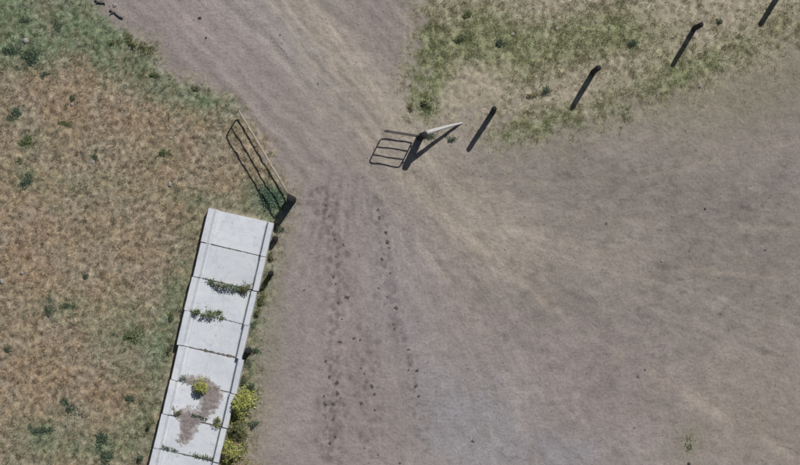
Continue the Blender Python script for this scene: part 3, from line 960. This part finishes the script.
EW = 'dark weeds hugging the trough wall'
edge = [
 (171, 350, .13, .26, 10, 'dark weed filling the notch on the left of the fifth trough section'),
 (172, 316, .12, .22, 10, 'green weed against the left wall beside the fourth trough section'),
 (150, 424, .10, .24, 10, 'green weed against the left wall of the lower trough'),
 (141, 458, .12, .20, 10, 'dark weed at the left foot of the trough by the bottom edge'),
 (272, 256, .10, .18, 10, 'olive weed right of the second trough section'),
 (253, 328, .13, .22, 10, 'dark weed against the right wall of the fourth trough section'),
 (252, 349, .24, .15, 0, 'dark spreading weed right of the joint below the fourth section'),
 (244, 377, .13, .32, 12, 'dark narrow weed against the right wall above the yellow bush'),
 (252, 386, .14, .12, 0, 'small dark weed touching the top of the yellow bush'),
 (254, 424, .26, .15, -15, 'blue-green weed at the right foot of the big yellow bush'),
 (262, 298, .16, .30, 10, 'olive weed strip right of the third trough section'),
 (246, 362, .12, .22, 10, 'green weed against the right wall beside the fifth trough section'),
 (279, 228, .14, .22, 10, 'green weed between the gate post and the first trough section'),
 (268, 282, .14, .16, 10, 'low olive weed beside the stub post of the third section'),
 (258, 312, .14, .18, 10, 'olive weed right of the joint between third and fourth sections'),
]
for k, (px, py, rx_, ry_, an, lab) in enumerate(edge):
    cols = OG if k in (4, 10, 13, 14) else (MG if k in (1, 2) else DG)
    weed('trough_side_weed', lab, px, py, rx_, ry_, .22, cols, 300 + k, None, math.radians(-an - 3), group=EW)

# weeds growing in the trough joints and soil
ja = math.radians(-13)
weed('joint_weed', 'dark spiky weed row at the upper joint of the third trough section', 226, 286, .62, .15, .28, DG + MG, 401, 430, ja, .21, .055)
weed('joint_weed', 'olive weed beside the right wall at the third section upper joint', 247, 289, .34, .24, .30, OG, 402, 260, ja, .21, .055)
weed('joint_weed', 'bushy green weed row at the upper joint of the fourth trough section', 203, 313, .70, .20, .28, MG, 403, 520, ja, .21, .055)
weed('joint_weed', 'small dark weed on the soil left of the yellow weed', 184, 379, .20, .12, .14, DG, 404, 60, 0, .22)
weed('yellow_weed', 'yellow-green flowering weed on the soil patch in the trough', 201, 386, .30, .34, .40, YG, 405, 330, 0, .22, cat='bush')
weed('yellow_weed', 'small olive-yellow weed at the seventh section joint by the wall', 216, 423, .26, .22, .22, OG + YG[:1], 406, 130, ja, .21, .055)
weed('joint_weed', 'small green weed at the left end of the seventh section joint', 178, 412, .20, .13, .14, OG, 407, 70, ja, .21, .055)
weed('joint_weed', 'thin dark weed along the left of the bottom joint', 168, 448, .34, .06, .09, DG, 408, 60, ja, .21, .055)
weed('joint_weed', 'low green weed along the right of the bottom joint', 205, 457, .40, .07, .10, MG, 409, 80, ja, .21, .055)
weed('joint_weed', 'thin dark weed along the middle of the seventh section joint', 197, 416, .34, .06, .09, DG, 410, 60, ja, .21, .055)
weed('yellow_bush', 'big yellow-green bush against the right wall of the lower trough', 242, 403, .46, .58, .75, YG, 411, 900, math.radians(-12), None, .085, cat='bush')
weed('yellow_bush', 'green low bush between two yellow bushes by the trough wall', 237, 430, .32, .40, .45, OG + MG[:2], 412, 420, math.radians(-12), None, .075, cat='bush')
weed('yellow_bush', 'yellow-green bush beside the trough at the bottom edge', 231, 453, .42, .48, .62, YG + OG[:1], 413, 620, math.radians(-12), None, .08, cat='bush')

# weeds by the track and on the verge
VW = 'weeds on the verge'
verge = [
 (139, 46, .55, .22, -33, OG, 'low dark weed strip on the track edge at the upper left'),
 (112, 44, .22, .16, -40, OG, 'small weed left of the weed strip at the upper left track edge'),
 (155, 74, .22, .16, 0, MG, 'green weed on the paddock rim below the weed strip'),
 (198, 88, .30, .14, -10, OG, 'green weed on the paddock corner above the open gate'),
 (500, 42, .22, .20, 0, DG, 'dark green weed in the middle of the upper verge'),
 (632, 43, .26, .18, 20, DG, 'dark green weed on the verge between second and third fence posts'),
 (546, 91, .24, .18, 0, DG, 'dark green weed left of the second fence post'),
 (468, 14, .20, .18, 0, MG, 'green weed near the top of the verge'),
 (462, 38, .26, .20, 0, MG, 'green weed in the thick grass left of the dark verge weed'),
 (429, 103, .34, .22, 0, MG, 'green weed clump right above the strainer post'),
 (412, 108, .16, .15, 0, OG, 'small weed above the top rail of the short gate'),
 (452, 139, .22, .13, 0, DG, 'dark low weed under the raking stay shadow'),
 (432, 137, .28, .18, 0, DG, 'blue-green weed under the raking stay beside the strainer post'),
 (720, 21, .12, .10, 0, DG, 'small dark weed right of the third fence post'),
 (534, 97, .30, .13, 0, OG, 'spreading olive weed between first and second fence posts'),
 (689, 443, .34, .48, 10, SG, 'lone green weed near the bottom of the bare yard'),
]
for k, (px, py, rx_, ry_, an, cols, lab) in enumerate(verge):
    weed('verge_weed', lab, px, py, rx_, ry_, .05 if k in (12, 15) else .14, cols, 500 + k, 34 if k == 15 else int(60 + 1400 * rx_ * ry_), math.radians(an), group=VW)
weed('gate_weed', 'bluish green weed bed in the corner behind the left gate post', 270, 201, .75, .52, .07, TG, 540, 620, math.radians(-30))

# dung pats: three shared lumpy shapes
def pat_mesh(seed):
    r = random.Random(seed); bm = bmesh.new()
    lumps = [(0, 0, .55)] + [(q * math.cos(a), q * math.sin(a), r.uniform(.25, .42)) for a, q in [(r.uniform(0, 6.28), r.uniform(.45, .72)) for _ in range(7)]]
    for lx, ly, lr in lumps:
        res = bmesh.ops.create_icosphere(bm, subdivisions=1, radius=lr)
        for v_ in res['verts']:
            k = r.uniform(.8, 1.2)
            v_.co.x = v_.co.x * k + lx; v_.co.y = v_.co.y * k + ly; v_.co.z = v_.co.z * .42 * k
    return bm_mesh('dung_pat', bm, M['dung'], True)
def lump_material(name, c1, c2, scale=12):
    m, nt, out = new_mat(name)
    tc = N(nt, 'ShaderNodeTexCoord').outputs['Object']
    n_ = noise(nt, tc, scale, 4, .6)
    principled(nt, out, ramp(nt, n_, [(.3, c1), (.7, c2)]), .95, .1, bump(nt, n_, .6, .15))
    return m
M['dung'] = lump_material('dry_dung', (.095, .084, .082), (.165, .147, .142), 3)
M['stone'] = lump_material('pale_stone', (.28, .27, .26), (.42, .41, .395), 3)
M['dark_stone'] = lump_material('dark_stone', (.05, .048, .05), (.10, .095, .09), 3)
pats = [pat_mesh(600 + k) for k in range(4)]
left_trail = [(331.6, 228), (334.6, 239), (343.7, 245), (336, 257), (333, 277), (336, 284), (347, 297), (338, 303), (342, 319), (340.5, 342), (330, 377),
              (337, 382), (325.6, 361), (337, 393), (340.5, 398.6), (333.7, 404), (325, 404), (324, 396), (333, 420), (336, 437), (330, 443), (329, 216), (304, 290), (326, 205)]
mid_trail = [(360, 340), (361, 368), (364.5, 373.6), (372, 386), (375, 394), (361, 403), (375, 410), (364.5, 448), (378, 455), (376, 362), (354, 338), (400, 463)]
right_trail = [(378, 210), (379, 218), (388, 242), (389, 248), (382, 259), (390, 273), (379, 288), (387, 297), (396, 308), (395, 329), (408.5, 349.6), (408.5, 370),
               (417, 370), (416, 386), (418.5, 396), (393, 324), (386, 232)]
yard = [(584, 158), (606, 224), (645, 370), (638, 377), (720, 314), (752, 409), (634, 428), (473, 441), (765, 250)]
ORD = ['first', 'second', 'third', 'fourth', 'fifth', 'sixth', 'seventh', 'eighth', 'ninth', 'tenth', 'eleventh', 'twelfth', 'thirteenth', 'fourteenth',
       'fifteenth', 'sixteenth', 'seventeenth', 'eighteenth', 'nineteenth', 'twentieth', 'twenty-first', 'twenty-second', 'twenty-third', 'twenty-fourth']
for pts_, lab, grp, s0 in ((left_trail, 'dark dung pat, %s from the top in the left trail down the track', 'dung pats, left trail', .075),
                           (mid_trail, 'dark dung pat, %s from the top between the two long trails', 'dung pats, middle of the track', .068),
                           (right_trail, 'dark dung pat, %s from the top in the right trail down the track', 'dung pats, right trail', .075),
                           (yard, 'dark dung pat on the bare yard, %s from the left there', 'dung pats on the bare yard', .05)):
    pts_ = sorted(pts_, key=(lambda p: p[0]) if grp.endswith('yard') else (lambda p: p[1]))
    for k, (px, py) in enumerate(pts_):
        x_, y_ = P(px, py)
        o = link('dung_pat', pats[k % 4]); s = s0 * (.65 + .9 * random.random() ** 1.3)
        o.location = (x_, y_, hz(x_, y_) + .006); o.rotation_euler = (0, 0, random.uniform(0, 6.28)); o.scale = (s, s * random.uniform(.75, 1.15), s * .7)
        tag(o, lab % ORD[k], 'dung', grp)

def stone_mesh(seed, mat):
    r = random.Random(seed); bm = bmesh.new()
    bmesh.ops.create_icosphere(bm, subdivisions=2, radius=1)
    pl = [(r.uniform(-1, 1), r.uniform(-1, 1), r.uniform(-.2, 1)) for _ in range(6)]
    for v_ in bm.verts:
        for p_ in pl:
            l_ = math.sqrt(sum(c * c for c in p_)) + 1e-6
            d_ = sum(v_.co[k] * p_[k] / l_ for k in range(3))
            if d_ > .72:
                for k in range(3): v_.co[k] -= p_[k] / l_ * (d_ - .72)
        v_.co.z *= .6
    return bm_mesh('stone', bm, M[mat])
stones = [(26, 41, .17, 'stone', 'large pale stone between dark weeds in the upper left'), (2, 281, .13, 'stone', 'pale stone at the very left edge of the paddock'),
          (22, 273, .10, 'stone', 'pale flat stone near the left edge stone'), (170, 184, .12, 'stone', 'pale stone in the paddock above the trough end'),
          (93, 162, .11, 'stone', 'pale stone under a small dark weed mid paddock'), (72, 104, .09, 'stone', 'pale stone below a small dark weed in the upper paddock'),
          (171, 138, .09, 'stone', 'pale stone near the weed left of the gate'), (662, 261, .075, 'stone', 'pale stone in the middle of the bare yard'),
          (672, 216, .05, 'stone', 'small pale stone above the yard centre stone'), (708, 211, .05, 'stone', 'small pale stone beside a dark one in the yard'),
          (705, 209, .06, 'dark_stone', 'small dark stone in the right of the yard'), (712, 423, .05, 'stone', 'small pale stone near the lone yard weed'),
          (778, 302, .05, 'stone', 'small pale stone at the right of the yard'), (505, 249, .05, 'stone', 'small pale stone on the beige part of the yard'),
          (689, 464, .10, 'dark_stone', 'dark stone under the lone yard weed at the bottom edge'),
          (115, 5, .12, 'stone', 'pale stone by the dark branch at the top of the track'), (596, 22, .08, 'stone', 'pale stone in the verge grass near the top'),
          (513, 34, .09, 'stone', 'pale stone beside the dark verge weed'), (557, 29, .08, 'stone', 'pale stone in the thin middle verge grass'),
          (700, 86, .09, 'stone', 'pale stone at the lower rim of the verge below the third post'),
          (280, 35, .05, 'dark_stone', 'small dark stone in the middle of the upper track'), (318, 84, .045, 'dark_stone', 'small dark stone on the track above the gateway'),
          (200, 18, .09, 'dark_stone', 'dark stone on the left of the upper track'), (206, 38, .06, 'dark_stone', 'small dark stone below another on the left of the upper track'),
          (270, 350, .07, 'stone', 'pale stone on the track right of the trough middle'), (160, 455, .05, 'stone', 'small stone')]
for k, (px, py, s, mt, lab) in enumerate(stones[:-1]):
    x_, y_ = P(px, py)
    o = link('field_stone', stone_mesh(700 + k, mt)); o.location = (x_, y_, hz(x_, y_) + s * .2); s *= .8; o.scale = (s, s * .8, s * .8); o.rotation_euler = (0, 0, k * 1.7)
    tag(o, lab, 'stone', 'loose stones')

# fallen branch at the top of the track
def branch(px0, py0, px1, py1, r, lab, seed):
    rr = random.Random(seed)
    (x0, y0), (x1, y1) = P(px0, py0), P(px1, py1)
    root = empty('fallen_branch', (x0, y0, hz(x0, y0)))
    tag(root, lab, 'branch')
    bm = bmesh.new(); pts = []; rad = []
    for k in range(7):
        tt = k / 6
        pts.append(((x1 - x0) * tt + rr.uniform(-.03, .03), (y1 - y0) * tt + rr.uniform(-.03, .03), r * .8 + rr.uniform(0, .03))); rad.append(r * (1 - .5 * tt))
    tube(bm, pts, rad, 8); link('limb', bm_mesh('limb', bm, M['branch'], True), root)
    for k in (2, 4):
        bm = bmesh.new(); b_ = pts[k]; a = rr.uniform(0, 6.28)
        tube(bm, [b_, (b_[0] + .12 * math.cos(a), b_[1] + .12 * math.sin(a), b_[2] + .04), (b_[0] + .24 * math.cos(a + .3), b_[1] + .24 * math.sin(a + .3), b_[2] + .03)], [r * .5, r * .35, r * .15], 6)
        link('twig', bm_mesh('twig', bm, M['branch'], True), root)
branch(111, 10, 122, 18, .045, 'dark fallen branch on the track edge near the top', 1)
branch(95, 0, 105, 4, .05, 'dark fallen branch cut by the top edge of the picture', 2)

# short dark stub posts along the right wall of the trough
for (px, py, h, r, lab, sd) in ((271.5, 273, .72, .085, 'short dark stub post right of the third trough section', 801),
                                (249, 350, .62, .10, 'short dark stub post whose shadow notches the fifth trough section', 802),
                                (275.5, 239, .40, .10, 'low dark stub post just below the gate post by the trough', 803)):
    x_, y_ = P(px, py)
    o = link('stub_post', post_mesh('stub_post', h, r, (.0, .0), sd)); o.location = (x_, y_, hz(x_, y_))
    tag(o, lab, 'stub post', 'stub posts beside the trough')
